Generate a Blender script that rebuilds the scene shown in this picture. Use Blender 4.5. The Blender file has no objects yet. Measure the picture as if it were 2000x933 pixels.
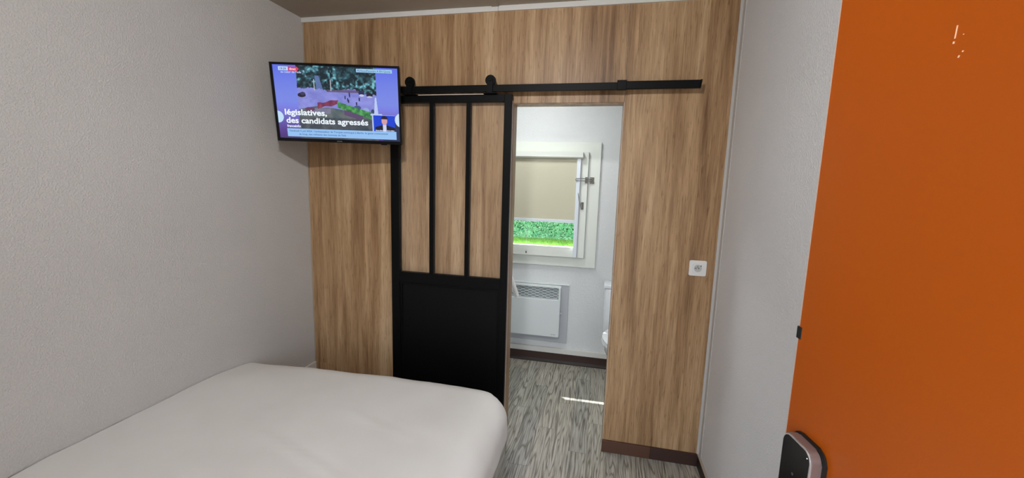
import bpy, bmesh, math, random
import numpy as np
from mathutils import Vector, Matrix, noise

random.seed(7)
scene = bpy.context.scene
COL = scene.collection
D = bpy.data

# ---------------------------------------------------------------- camera
cam_data = D.cameras.new('camera'); cam = D.objects.new('camera', cam_data); COL.objects.link(cam)
R_ = Vector((0.97686156, 0.21189832, 0.02899302)); U_ = Vector((-0.05735492, 0.12895335, 0.98999063)); F_ = Vector((-0.20603861, 0.96874668, -0.13812298))
M = Matrix((R_, U_, -F_)).transposed().to_4x4(); M.translation = Vector((1.7764, -2.2523, 1.513))
cam.matrix_world = M
cam_data.sensor_width = 36.0; cam_data.lens = 806.5 / 2000 * 36; cam_data.clip_start = 0.02; cam_data.clip_end = 200
scene.camera = cam

# ---------------------------------------------------------------- world, sun, exposure
w = D.worlds.new('sky_world'); scene.world = w; w.use_nodes = True
nt = w.node_tree; nt.nodes.clear()
sky = nt.nodes.new('ShaderNodeTexSky'); sky.sky_type = 'NISHITA'; sky.sun_disc = False
sky.sun_elevation = math.radians(53.8); sky.sun_rotation = math.radians(-45); sky.air_density = 1.0; sky.dust_density = 2.5
hs = nt.nodes.new('ShaderNodeHueSaturation'); hs.inputs['Saturation'].default_value = 0.5
bg = nt.nodes.new('ShaderNodeBackground'); bg.inputs['Strength'].default_value = 1.25
wo = nt.nodes.new('ShaderNodeOutputWorld')
nt.links.new(sky.outputs[0], hs.inputs['Color']); nt.links.new(hs.outputs[0], bg.inputs['Color']); nt.links.new(bg.outputs[0], wo.inputs['Surface'])

def light(name, kind, loc, energy, color, target=None, **kw):
    l = D.lights.new(name, kind); l.energy = energy; l.color = color
    for k, v in kw.items(): setattr(l, k, v)
    o = D.objects.new(name, l); COL.objects.link(o); o.location = loc
    if target is not None: o.rotation_euler = (Vector(target) - Vector(loc)).to_track_quat('-Z', 'Y').to_euler()
    return o
SUN_EL = math.radians(53.8); az = math.radians(45)
sun_dir = Vector((math.sin(az) * math.cos(SUN_EL), -math.cos(az) * math.cos(SUN_EL), -math.sin(SUN_EL)))
light('sun', 'SUN', (-4, 6, 8), 13.0, (.95, .98, 1), Vector((-4, 6, 8)) + sun_dir, angle=0.009)
# small ceiling lamp near the entrance door (its fixture is built below)
light('room_lamp_light', 'AREA', (1.42, -1.92, 2.335), 16.9, (.985, .99, 1.0), (.85, 0.0, 1.1), shape='RECTANGLE', size=.16, size_y=.05)
# ceiling lamp of the washroom
light('washroom_lamp_light', 'AREA', (1.25, 0.42, 2.335), 9.4, (.96, 1.0, 1.0), (1.25, .50, 0), shape='DISK', size=.26)
scene.view_settings.view_transform = 'Standard'; scene.view_settings.look = 'None'
scene.view_settings.gamma = 1.0; scene.view_settings.exposure = 0.0; scene.view_settings.use_curve_mapping = False

# ---------------------------------------------------------------- materials
def s2l(c): return tuple((x / 255 / 12.92 if x / 255 <= .04045 else ((x / 255 + .055) / 1.055) ** 2.4) for x in c)
def newmat(name):
    m = D.materials.new(name); m.use_nodes = True
    return m, m.node_tree, m.node_tree.nodes['Principled BSDF']
def N(t, typ, **kw):
    n = t.nodes.new(typ)
    for k, v in kw.items():
        if k in n.inputs: n.inputs[k].default_value = v
        else: setattr(n, k, v)
    return n
def L(t, a, b): t.links.new(a, b)
def ramp(t, src, stops):
    r = t.nodes.new('ShaderNodeValToRGB'); e = r.color_ramp.elements
    while len(e) < len(stops): e.new(.5)
    for i, (p, c) in enumerate(stops): e[i].position = p; e[i].color = (*c, 1)
    L(t, src, r.inputs[0]); return r
def coords(t, scale=(1, 1, 1), rand=0):
    tc = N(t, 'ShaderNodeTexCoord'); mp = N(t, 'ShaderNodeMapping'); mp.inputs['Scale'].default_value = scale
    if rand:
        oi = N(t, 'ShaderNodeObjectInfo'); cb = N(t, 'ShaderNodeVectorMath', operation='SCALE'); cx = N(t, 'ShaderNodeCombineXYZ')
        mu = N(t, 'ShaderNodeMath', operation='MULTIPLY'); mu.inputs[1].default_value = rand
        L(t, oi.outputs['Random'], mu.inputs[0])
        for i in range(3): L(t, mu.outputs[0], cx.inputs[i])
        ad = N(t, 'ShaderNodeVectorMath', operation='ADD'); L(t, tc.outputs['Object'], ad.inputs[0]); L(t, cx.outputs[0], ad.inputs[1])
        L(t, ad.outputs[0], mp.inputs['Vector'])
    else: L(t, tc.outputs['Object'], mp.inputs['Vector'])
    return mp.outputs[0]
def simple(name, col, rough=.5, metal=0, bump=0, bscale=200, spec=.5, coat=0):
    m, t, b = newmat(name)
    b.inputs['Base Color'].default_value = (*s2l(col), 1); b.inputs['Roughness'].default_value = rough; b.inputs['Metallic'].default_value = metal
    b.inputs['Specular IOR Level'].default_value = spec; b.inputs['Coat Weight'].default_value = coat
    # faint procedural unevenness so that no surface is dead flat
    v = coords(t); n = N(t, 'ShaderNodeTexNoise', Scale=bscale, Detail=3.0); L(t, v, n.inputs['Vector'])
    mr = N(t, 'ShaderNodeMapRange'); mr.inputs['To Min'].default_value = max(0, rough - .06); mr.inputs['To Max'].default_value = min(1, rough + .06)
    L(t, n.outputs['Fac'], mr.inputs['Value']); L(t, mr.outputs[0], b.inputs['Roughness'])
    if bump:
        bp = N(t, 'ShaderNodeBump', Strength=bump, Distance=.001); L(t, n.outputs['Fac'], bp.inputs['Height']); L(t, bp.outputs[0], b.inputs['Normal'])
    return m
def plaster(name, col, strength=.5, scale=150, dist=.0016):
    m, t, b = newmat(name); v = coords(t)
    n1 = N(t, 'ShaderNodeTexNoise', Scale=scale, Detail=2.0, Roughness=.5, Distortion=.25); L(t, v, n1.inputs['Vector'])
    n2 = N(t, 'ShaderNodeTexNoise', Scale=scale * .3, Detail=2.0, Distortion=.5); L(t, v, n2.inputs['Vector'])
    r1 = ramp(t, n1.outputs['Fac'], [(.42, (0, 0, 0)), (.62, (1, 1, 1))])
    ad = N(t, 'ShaderNodeMath', operation='MULTIPLY_ADD'); L(t, n2.outputs['Fac'], ad.inputs[0]); ad.inputs[1].default_value = .8; L(t, r1.outputs[0], ad.inputs[2])
    bp = N(t, 'ShaderNodeBump', Strength=strength, Distance=dist); L(t, ad.outputs[0], bp.inputs['Height']); L(t, bp.outputs[0], b.inputs['Normal'])
    n3 = N(t, 'ShaderNodeTexNoise', Scale=2.2, Detail=3.0); L(t, v, n3.inputs['Vector'])
    c = s2l(col); r = ramp(t, n3.outputs['Fac'], [(.3, tuple(x * .95 for x in c)), (.7, c)])
    L(t, r.outputs[0], b.inputs['Base Color']); b.inputs['Roughness'].default_value = .75; b.inputs['Specular IOR Level'].default_value = .25
    return m
def oak(name, tint=1.0, dark=1.0):
    m, t, b = newmat(name)
    # broad vertical figure
    v1 = coords(t, (17, 17, .9)); n1 = N(t, 'ShaderNodeTexNoise', Scale=1.0, Detail=6.0, Roughness=.62, Distortion=.5); L(t, v1, n1.inputs['Vector'])
    v0 = coords(t, (3.2, 3.2, .5)); n0 = N(t, 'ShaderNodeTexNoise', Scale=1.0, Detail=3.0); L(t, v0, n0.inputs['Vector'])
    v2 = coords(t, (210, 210, 6)); n2 = N(t, 'ShaderNodeTexNoise', Scale=1.0, Detail=3.0, Roughness=.6); L(t, v2, n2.inputs['Vector'])
    v3 = coords(t, (120, 120, 14)); n3 = N(t, 'ShaderNodeTexNoise', Scale=1.0, Detail=2.0); L(t, v3, n3.inputs['Vector'])
    mx = N(t, 'ShaderNodeMath', operation='MULTIPLY_ADD'); L(t, n0.outputs['Fac'], mx.inputs[0]); mx.inputs[1].default_value = .55; L(t, n1.outputs['Fac'], mx.inputs[2])
    k = dark
    c = [tuple(x * k for x in s2l(q)) for q in ((122, 90, 60), (162, 127, 91), (186, 152, 114), (206, 175, 138))]
    r1 = ramp(t, mx.outputs[0], [(.52, c[0]), (.70, c[1]), (.84, c[2]), (1.0, c[3])])
    r2 = ramp(t, n2.outputs['Fac'], [(.30, (.62, .57, .51)), (.50, (1, 1, 1)), (.74, (1.16, 1.16, 1.14))])
    r3 = ramp(t, n3.outputs['Fac'], [(.30, (.60, .52, .45)), (.39, (1, 1, 1))])
    m1 = N(t, 'ShaderNodeMix', data_type='RGBA', blend_type='MULTIPLY'); m1.inputs[0].default_value = .95; L(t, r1.outputs[0], m1.inputs[6]); L(t, r2.outputs[0], m1.inputs[7])
    m2 = N(t, 'ShaderNodeMix', data_type='RGBA', blend_type='MULTIPLY'); m2.inputs[0].default_value = .7; L(t, m1.outputs[2], m2.inputs[6]); L(t, r3.outputs[0], m2.inputs[7])
    L(t, m2.outputs[2], b.inputs['Base Color'])
    b.inputs['Roughness'].default_value = .42; b.inputs['Specular IOR Level'].default_value = .35
    bp = N(t, 'ShaderNodeBump', Strength=.12, Distance=.0005); L(t, n2.outputs['Fac'], bp.inputs['Height']); L(t, bp.outputs[0], b.inputs['Normal'])
    return m
def vinyl():
    m, t, b = newmat('grey_oak_vinyl')
    v = coords(t, (1, 1, 1), rand=37.0)
    # cathedral grain: contour lines of a noise field stretched along the plank
    mp = N(t, 'ShaderNodeMapping'); mp.inputs['Scale'].default_value = (8, .55, 1); L(t, v, mp.inputs['Vector'])
    n = N(t, 'ShaderNodeTexNoise', Scale=1.0, Detail=3.0, Roughness=.5, Distortion=.25); L(t, mp.outputs[0], n.inputs['Vector'])
    mu = N(t, 'ShaderNodeMath', operation='MULTIPLY'); mu.inputs[1].default_value = 24.0; L(t, n.outputs['Fac'], mu.inputs[0])
    fr = N(t, 'ShaderNodeMath', operation='PINGPONG'); fr.inputs[1].default_value = .5; L(t, mu.outputs[0], fr.inputs[0])
    r1 = ramp(t, fr.outputs[0], [(.0, s2l((122, 116, 104))), (.12, s2l((158, 153, 143))), (.26, s2l((186, 182, 172)))])
    mp2 = N(t, 'ShaderNodeMapping'); mp2.inputs['Scale'].default_value = (170, 5, 1); L(t, v, mp2.inputs['Vector'])
    n2 = N(t, 'ShaderNodeTexNoise', Scale=1.0, Detail=4.0, Roughness=.65); L(t, mp2.outputs[0], n2.inputs['Vector'])
    r2 = ramp(t, n2.outputs['Fac'], [(.36, (.42, .41, .39)), (.49, (.88, .88, .88)), (.64, (1.20, 1.20, 1.20))])
    m1 = N(t, 'ShaderNodeMix', data_type='RGBA', blend_type='MULTIPLY'); m1.inputs[0].default_value = .85; L(t, r1.outputs[0], m1.inputs[6]); L(t, r2.outputs[0], m1.inputs[7])
    oi = N(t, 'ShaderNodeObjectInfo'); r4 = ramp(t, oi.outputs['Random'], [(0, (.82, .83, .83)), (.5, (.95, .95, .92)), (1, (1.06, 1.02, .97))])
    m2 = N(t, 'ShaderNodeMix', data_type='RGBA', blend_type='MULTIPLY'); m2.inputs[0].default_value = 1.0; L(t, m1.outputs[2], m2.inputs[6]); L(t, r4.outputs[0], m2.inputs[7])
    L(t, m2.outputs[2], b.inputs['Base Color']); b.inputs['Roughness'].default_value = .40; b.inputs['Specular IOR Level'].default_value = .42
    bp = N(t, 'ShaderNodeBump', Strength=.25, Distance=.0006); L(t, n2.outputs['Fac'], bp.inputs['Height']); L(t, bp.outputs[0], b.inputs['Normal'])
    return m
def fabric(name, col, rough=.9):
    m, t, b = newmat(name); v = coords(t)
    n = N(t, 'ShaderNodeTexNoise', Scale=900.0, Detail=1.0); L(t, v, n.inputs['Vector'])
    bp = N(t, 'ShaderNodeBump', Strength=.15, Distance=.0005); L(t, n.outputs['Fac'], bp.inputs['Height']); L(t, bp.outputs[0], b.inputs['Normal'])
    n3 = N(t, 'ShaderNodeTexNoise', Scale=5.0, Detail=3.0); L(t, v, n3.inputs['Vector'])
    c = s2l(col); r = ramp(t, n3.outputs['Fac'], [(.3, tuple(x * .96 for x in c)), (.7, c)]); L(t, r.outputs[0], b.inputs['Base Color'])
    b.inputs['Roughness'].default_value = rough; b.inputs['Specular IOR Level'].default_value = .15; b.inputs['Sheen Weight'].default_value = .1
    return m
def glass(name, tint=(1, 1, 1), gloss=.06, haze=.0, hazecol=(.9, .9, .9)):
    m, t, b = newmat(name); t.nodes.remove(b); out = [n for n in t.nodes if n.type == 'OUTPUT_MATERIAL'][0]
    tr = N(t, 'ShaderNodeBsdfTransparent'); tr.inputs[0].default_value = (*tint, 1)
    gl = N(t, 'ShaderNodeBsdfGlossy', Roughness=.03); df = N(t, 'ShaderNodeBsdfDiffuse'); df.inputs[0].default_value = (*hazecol, 1)
    nz = N(t, 'ShaderNodeTexNoise', Scale=3.0); L(t, coords(t), nz.inputs['Vector'])
    mh = N(t, 'ShaderNodeMapRange'); mh.inputs['To Min'].default_value = haze * .7; mh.inputs['To Max'].default_value = haze * 1.3; L(t, nz.outputs['Fac'], mh.inputs['Value'])
    a = N(t, 'ShaderNodeMixShader'); L(t, mh.outputs[0], a.inputs[0]); L(t, tr.outputs[0], a.inputs[1]); L(t, df.outputs[0], a.inputs[2])
    c = N(t, 'ShaderNodeMixShader'); c.inputs[0].default_value = gloss; L(t, a.outputs[0], c.inputs[1]); L(t, gl.outputs[0], c.inputs[2]); L(t, c.outputs[0], out.inputs[0])
    return m
def emitter(name, col, strength=1.0, attr=None):
    m, t, b = newmat(name); b.inputs['Base Color'].default_value = (.01, .01, .01, 1); b.inputs['Roughness'].default_value = .25
    b.inputs['Emission Strength'].default_value = strength
    if attr:
        a = N(t, 'ShaderNodeVertexColor'); a.layer_name = attr; L(t, a.outputs[0], b.inputs['Emission Color'])
    else: b.inputs['Emission Color'].default_value = (*s2l(col), 1)
    return m
def foliage(name, c1, c2, rough=.6):
    m, t, b = newmat(name); v = coords(t); n = N(t, 'ShaderNodeTexNoise', Scale=7.0, Detail=4.0); L(t, v, n.inputs['Vector'])
    r = ramp(t, n.outputs['Fac'], [(.35, s2l(c1)), (.65, s2l(c2))]); L(t, r.outputs[0], b.inputs['Base Color']); b.inputs['Roughness'].default_value = rough
    out = [q for q in t.nodes if q.type == 'OUTPUT_MATERIAL'][0]; tl = N(t, 'ShaderNodeBsdfTranslucent'); L(t, r.outputs[0], tl.inputs[0])
    mx = N(t, 'ShaderNodeMixShader'); mx.inputs[0].default_value = .5; L(t, b.outputs[0], mx.inputs[1]); L(t, tl.outputs[0], mx.inputs[2]); L(t, mx.outputs[0], out.inputs[0])
    return m

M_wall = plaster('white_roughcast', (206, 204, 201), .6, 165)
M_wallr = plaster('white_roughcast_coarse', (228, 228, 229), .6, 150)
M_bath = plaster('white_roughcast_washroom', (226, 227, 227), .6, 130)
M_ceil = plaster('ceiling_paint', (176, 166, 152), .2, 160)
M_white = simple('white_trim_paint', (222, 220, 214), .45, bump=.05)
M_bead = simple('cream_bead', (176, 166, 152), .5)
M_oak = oak('light_oak_laminate')
M_oakj = oak('light_oak_edge', dark=.92)
M_brown = simple('dark_brown_skirting', (62, 40, 32), .5, bump=.1, bscale=90)
M_brownm = simple('brown_skirting', (88, 58, 42), .45, bump=.1, bscale=90)
M_dbrown = simple('very_dark_skirting', (44, 32, 26), .55)
M_black = simple('black_powder_coat', (6, 6, 7), .5, spec=.16, bump=.05, bscale=600)
M_blackp = simple('black_panel', (6, 6, 7), .5, spec=.2)
M_tvblack = simple('black_glossy_plastic', (6, 6, 8), .3, spec=.3)
M_floor = vinyl()
M_duvet = fabric('white_bed_cover', (236, 235, 231))
M_bedbase = fabric('dark_bed_base', (60, 56, 54))
M_orange = simple('orange_lacquer', (172, 78, 0), .42, bump=.12, bscale=350, spec=.4)
M_orangedge = simple('pale_door_edge', (214, 176, 150), .6)
M_chip = simple('bare_chip', (238, 186, 150), .7)
M_bronze = simple('brushed_bronze_metal', (150, 136, 132), .38, metal=.55, bscale=400)
M_silver = simple('silver_rim', (216, 214, 212), .4, metal=.7)
M_lockblack = simple('black_glass_face', (16, 16, 17), .18)
M_socket = simple('white_socket_plastic', (232, 230, 228), .3)
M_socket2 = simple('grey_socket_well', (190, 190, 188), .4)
M_dark = simple('dark_hole', (18, 17, 16), .6)
M_chrome = simple('chrome', (210, 212, 215), .15, metal=1.0)
M_brass = simple('aged_metal', (96, 92, 82), .35, metal=.8)
M_rad = simple('white_enamel', (226, 230, 230), .35)
M_radgrey = simple('grey_back_plate', (186, 188, 192), .5)
M_winw = simple('cream_window_paint', (228, 230, 222), .4)
M_winal = simple('white_aluminium_guide', (222, 228, 236), .35)
M_ceramic = simple('white_ceramic', (238, 241, 244), .12, coat=.5)
M_towel = fabric('white_towel', (240, 238, 234))
M_pane = glass('clear_window_glass', gloss=.05)
M_dpane = glass('door_pane_glass', gloss=.02, haze=.012)
M_concrete = simple('render_outside', (190, 186, 178), .85, bump=.3, bscale=60)
M_leaf = foliage('hedge_leaves', (120, 200, 140), (190, 240, 190))
M_stem = simple('hedge_wood', (80, 64, 48), .8)
M_grass = foliage('lawn_grass', (96, 150, 52), (150, 196, 84))
M_lamp = emitter('lamp_diffuser', (255, 236, 205), 3.0)
M_lampc = emitter('cool_lamp_diffuser', (235, 245, 255), 3.0)
M_led = emitter('lock_led', (255, 255, 255), 1.5)
M_smoke = simple('dark_text_ink', (70, 74, 80), .5)
# translucent roller blind
M_blind, t_, b_ = newmat('beige_blind_fabric')
b_.inputs['Base Color'].default_value = (*s2l((212, 206, 184)), 1); b_.inputs['Roughness'].default_value = .8; b_.inputs['Specular IOR Level'].default_value = .15
tl_ = N(t_, 'ShaderNodeBsdfTranslucent'); tl_.inputs[0].default_value = (*s2l((205, 196, 165)), 1); mxs = N(t_, 'ShaderNodeMixShader'); mxs.inputs[0].default_value = .12
wv = N(t_, 'ShaderNodeTexWave', Scale=160.0); wv.bands_direction = 'Z'; L(t_, coords(t_), wv.inputs['Vector']); bp_ = N(t_, 'ShaderNodeBump', Strength=.1, Distance=.0004)
L(t_, wv.outputs['Fac'], bp_.inputs['Height']); L(t_, bp_.outputs[0], b_.inputs['Normal'])
o_ = [n for n in t_.nodes if n.type == 'OUTPUT_MATERIAL'][0]; L(t_, b_.outputs[0], mxs.inputs[1]); L(t_, tl_.outputs[0], mxs.inputs[2]); L(t_, mxs.outputs[0], o_.inputs[0])

# ---------------------------------------------------------------- builders
WB = {}                                              # base location of unrotated roots
def base_of(o): return WB.get(o.name, Vector((0, 0, 0)))
def root(name, loc, label=None, cat=None, group=None, kind=None, matrix=None):
    o = D.objects.new(name, None); COL.objects.link(o); o.empty_display_size = .05
    if matrix is not None: o.matrix_world = matrix
    else: o.location = loc; WB[o.name] = Vector(loc)
    tag(o, label, cat, group, kind); return o
def tag(o, label=None, cat=None, group=None, kind=None):
    if label: o['label'] = label
    if cat: o['category'] = cat
    if group: o['group'] = group
    if kind: o['kind'] = kind
    return o
def obj(name, bm, mat, parent=None, smooth=None, center=True):
    """link bm (given in the parent's frame, or the world's for unrotated roots) as one mesh object"""
    me = D.meshes.new(name); bmesh.ops.recalc_face_normals(bm, faces=bm.faces)
    if center and len(bm.verts):
        xs = [v.co for v in bm.verts]
        lo = Vector((min(c.x for c in xs), min(c.y for c in xs), min(c.z for c in xs))); hi = Vector((max(c.x for c in xs), max(c.y for c in xs), max(c.z for c in xs)))
        c = Vector(((lo.x + hi.x) / 2, (lo.y + hi.y) / 2, lo.z))
    else: c = Vector((0, 0, 0))
    bmesh.ops.translate(bm, verts=bm.verts, vec=-c)
    bm.to_mesh(me); bm.free()
    mats = mat if isinstance(mat, (list, tuple)) else [mat]
    for q in mats: me.materials.append(q)
    if smooth is not None: me.polygons.foreach_set('use_smooth', [True] * len(me.polygons)); me.set_sharp_from_angle(angle=math.radians(smooth))
    o = D.objects.new(name, me); COL.objects.link(o); o.location = c
    WB[o.name] = c
    if parent is not None:
        o.parent = parent; b = base_of(parent); o.location = c - b
    return o
def box(x0, x1, y0, y1, z0, z1, bev=0, seg=2, bm=None):
    bm2 = bmesh.new(); bmesh.ops.create_cube(bm2, size=1)
    for v in bm2.verts:
        v.co = Vector((x0 + (v.co.x + .5) * (x1 - x0), y0 + (v.co.y + .5) * (y1 - y0), z0 + (v.co.z + .5) * (z1 - z0)))
    if bev: bmesh.ops.bevel(bm2, geom=list(bm2.edges), offset=bev, segments=seg, affect='EDGES', profile=.5)
    if bm is None: return bm2
    join(bm, bm2); return bm
def join(bm, other):
    me = D.meshes.new('tmp'); other.to_mesh(me); other.free(); bm.from_mesh(me); D.meshes.remove(me); return bm
def cyl(p0, p1, r0, r1=None, seg=24, bm=None, bev=0):
    p0 = Vector(p0); p1 = Vector(p1); r1 = r0 if r1 is None else r1
    b2 = bmesh.new(); d = p1 - p0
    bmesh.ops.create_cone(b2, cap_ends=True, segments=seg, radius1=r0, radius2=r1, depth=d.length)
    if bev: bmesh.ops.bevel(b2, geom=[e for e in b2.edges if len([f for f in e.link_faces if len(f.verts) > 4])], offset=bev, segments=2, affect='EDGES')
    rot = d.to_track_quat('Z', 'Y').to_matrix().to_4x4(); rot.translation = (p0 + p1) / 2
    bmesh.ops.transform(b2, matrix=rot, verts=b2.verts)
    if bm is None: return b2
    return join(bm, b2)
def tube(pts, r, seg=10, bm=None):
    bm = bm or bmesh.new(); pts = [Vector(p) for p in pts]; rings = []
    for i, p in enumerate(pts):
        d = (pts[min(i + 1, len(pts) - 1)] - pts[max(i - 1, 0)]).normalized(); q = d.to_track_quat('Z', 'Y')
        rr = r[i] if isinstance(r, (list, tuple)) else r
        rings.append([bm.verts.new(p + q @ Vector((math.cos(a) * rr, math.sin(a) * rr, 0))) for a in [2 * math.pi * k / seg for k in range(seg)]])
    for a, b in zip(rings, rings[1:]):
        for k in range(seg): bm.faces.new((a[k], a[(k + 1) % seg], b[(k + 1) % seg], b[k]))
    bm.faces.new(rings[0][::-1]); bm.faces.new(rings[-1]); return bm
def ring_xz(x0, x1, z0, z1, wl, wr, wb, wt, y0, y1, bev=.0015):
    """rectangular frame in the xz plane, mitred at the corners"""
    bm = bmesh.new(); o = [(x0, z0), (x1, z0), (x1, z1), (x0, z1)]; i = [(x0 + wl, z0 + wb), (x1 - wr, z0 + wb), (x1 - wr, z1 - wt), (x0 + wl, z1 - wt)]
    vs = {}
    for nm, pts in (('o', o), ('i', i)):
        for y, t in ((y0, 'f'), (y1, 'b')): vs[nm + t] = [bm.verts.new((x, y, z)) for x, z in pts]
    for k in range(4):
        n = (k + 1) % 4
        for a, b in (('of', 'if'), ('if', 'ib'), ('ib', 'ob'), ('ob', 'of')):
            bm.faces.new((vs[a][k], vs[a][n], vs[b][n], vs[b][k]))
    if bev: bmesh.ops.bevel(bm, geom=[e for e in bm.edges if e.calc_length() > .05], offset=bev, segments=1, affect='EDGES')
    return bm
def prism(pts, axis_vec, bm=None, bev=0):
    """extrude a closed polygon of 3-D points along axis_vec"""
    b2 = bmesh.new(); a = [b2.verts.new(Vector(p)) for p in pts]; b = [b2.verts.new(Vector(p) + Vector(axis_vec)) for p in pts]
    b2.faces.new(a); b2.faces.new(b[::-1]); n = len(pts)
    for k in range(n): b2.faces.new((a[k], b[k], b[(k + 1) % n], a[(k + 1) % n]))
    if bev: bmesh.ops.bevel(b2, geom=[e for e in b2.edges if len([f for f in e.link_faces if len(f.verts) == n]) == 1], offset=bev, segments=2, affect='EDGES')
    if bm is None: return b2
    return join(bm, b2)
def rrect(w, h, r, seg=6, cx=0, cz=0):
    out = []
    for sx, sz, a0 in ((1, 1, 0), (-1, 1, 90), (-1, -1, 180), (1, -1, 270)):
        for k in range(seg + 1):
            a = math.radians(a0 + 90 * k / seg); out.append((cx + sx * (w / 2 - r) + r * math.cos(a), cz + sz * (h / 2 - r) + r * math.sin(a)))
    return out
def text_bm(s, size, align='LEFT', bold=0.0, depth=0, width=None):
    """writing as a flat mesh in the xz plane facing -y"""
    c = D.curves.new('t', 'FONT'); c.body = s; c.size = size; c.align_x = align; c.offset = bold; c.extrude = depth; c.resolution_u = 3
    o = D.objects.new('t', c); COL.objects.link(o); bpy.context.view_layer.update()
    dg = bpy.context.evaluated_depsgraph_get(); me = D.meshes.new_from_object(o.evaluated_get(dg)); D.objects.remove(o)
    bm = bmesh.new(); bm.from_mesh(me); D.meshes.remove(me)
    if width:
        xs = [v.co.x for v in bm.verts]; k = width / (max(xs) - min(xs)); x0 = min(xs)
        for v in bm.verts: v.co.x = (v.co.x - x0) * k
    for v in bm.verts: v.co = Vector((v.co.x, -v.co.z, v.co.y))
    return bm

# ================================================================ THE SETTING
W = 2.379; H = 2.424; YB = 1.103; YF = -2.20; XL, XR, ZO = 1.282, 1.862, 1.93; TW = .092
def S(name, bm, mat, label, cat, parent=None, **k):
    o = obj(name, bm, mat, parent, **k)
    if parent is None: tag(o, label, cat, kind='structure')
    return o
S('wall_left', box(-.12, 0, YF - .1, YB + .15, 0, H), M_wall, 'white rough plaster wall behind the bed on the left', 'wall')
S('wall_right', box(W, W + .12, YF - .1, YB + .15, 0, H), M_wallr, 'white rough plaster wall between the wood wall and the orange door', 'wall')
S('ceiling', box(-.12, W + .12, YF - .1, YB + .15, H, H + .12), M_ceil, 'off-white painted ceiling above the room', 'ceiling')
# front wall with the entrance opening the camera stands in
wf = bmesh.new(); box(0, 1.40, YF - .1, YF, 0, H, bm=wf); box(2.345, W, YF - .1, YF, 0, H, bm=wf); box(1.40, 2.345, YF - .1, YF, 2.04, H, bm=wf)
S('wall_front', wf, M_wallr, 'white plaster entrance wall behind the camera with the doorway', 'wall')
# floor: slab with planks laid along y
floor = S('floor', box(-.12, W + .12, YF - .1, YB + .15, -.1, -.004), M_dark, 'grey wood-look plank floor running from the bed into the washroom', 'floor')
pw = .1035; rng = random.Random(3); pmesh = {}
def plank(x0, x1, y0, y1):
    key = (round(x1 - x0, 4), round(y1 - y0, 4))
    if key not in pmesh:
        g = .0007; b2 = box(-(x1 - x0) / 2 + g, (x1 - x0) / 2 - g, -(y1 - y0) / 2 + g, (y1 - y0) / 2 - g, -.004, 0)
        me = D.meshes.new('plank'); bmesh.ops.recalc_face_normals(b2, faces=b2.faces); b2.to_mesh(me); b2.free(); me.materials.append(M_floor); pmesh[key] = me
    o = D.objects.new('plank', pmesh[key]); COL.objects.link(o); o.parent = floor
    o.location = Vector(((x0 + x1) / 2, (y0 + y1) / 2, 0)) - base_of(floor)
k = 0; x = W
edges = []
x = 1.777 - pw * 18
while x < W: edges.append(x); x += pw
edges = [0.0] + [e for e in edges if e > .02] + [W]
for a, b in zip(edges, edges[1:]):
    ys = [YF]; y = YF + .25 + .85 * ((k * 0.381) % 1.0)
    if abs(b - 1.777) < .001: y = -.055 - .9
    while y < YB - .12: ys.append(y); y += .9
    ys.append(YB)
    for c, d in zip(ys, ys[1:]): plank(a, b, c, d)
    k += 1

# wood wall with the washroom opening
wb = bmesh.new()
box(0, XL + .001, .006, TW, 0, H, bm=wb); box(XR - .001, W, .006, TW, 0, H, bm=wb); box(XL + .001, XR - .001, .006, TW, ZO, H, bm=wb)
wall_back = S('wall_back', wb, [M_bath], 'oak laminate clad wall with the washroom opening', 'wall')
def Lpanel():
    bm = bmesh.new()
    pts = [(.006, 0, .0), (XL, 0, .0), (XL, 0, ZO), (XR - .0008, 0, ZO), (XR - .0008, 0, H - .0265), (.006, 0, H - .0265)]
    return prism(pts, (0, .006, 0))
obj('panel', Lpanel(), M_oak, wall_back, center=False)
obj('panel', box(XR + .0008, 2.363, 0, .006, 0, H - .0265), M_oak, wall_back, center=False)
obj('patch_strip', box(.012, .135, -.0035, 0, 0, .304, .0006), M_oak, wall_back, center=False)
# lining of the opening
tr = root('trim_1', (XL, 0, 0), 'oak lining round the open washroom doorway', 'door frame', kind='structure')
obj('jamb', box(XL - .001, XL + .003, .0062, TW + .004, 0, ZO), M_oakj, tr)
obj('jamb', box(XR - .003, XR + .001, .0062, TW + .004, 0, ZO), M_oakj, tr)
obj('head', box(XL, XR, .0062, TW + .004, ZO - .003, ZO + .001), M_oakj, tr)
# white trims under the ceiling and in the corners
c1 = root('trim_2', (.6, 0, H - .0265), 'white strip along the top of the oak wall', 'trim', kind='structure')
obj('strip', box(0, 1.188, -.010, .006, H - .0265, H, .0012), M_white, c1)
obj('strip', box(1.1895, W, -.010, .006, H - .0265, H, .0012), M_white, c1)
S('trim_3', box(1.155, 1.195, YF, -.0105, H - .005, H, .001), M_ceil, 'flat batten covering the seam across the ceiling', 'trim')
S('trim_4', box(0.0, .006, -.004, .006, .31, H - .027, .001), M_bead, 'thin cream bead between the left wall and the oak wall', 'trim')
M_corner = simple('grey_white_corner_strip', (196, 192, 187), .6)
q = bmesh.new(); box(2.363, W, -.006, .006, .07, H - .0265, .001, bm=q); box(W - .004, W, -.042, -.006, .07, H, .001, bm=q)
S('trim_5', q, M_corner, 'white corner strip between the oak wall and the right wall', 'trim')
S('baseboard_left', box(0, .012, YF, -.004, 0, .309, .001), M_white, 'white boxed skirting on the left wall above the bed edge', 'baseboard')
bb = root('baseboard_back', (2.1, 0, 0), 'brown skirting under the right part of the oak wall', 'baseboard', kind='structure')
obj('skirting_board', box(XR - .004, 2.120, -.014, 0, .001, .0695, .0012), M_brownm, bb)
obj('skirting_board', box(2.1205, 2.367, -.014, 0, .001, .0695, .0012), M_brown, bb)
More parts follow.
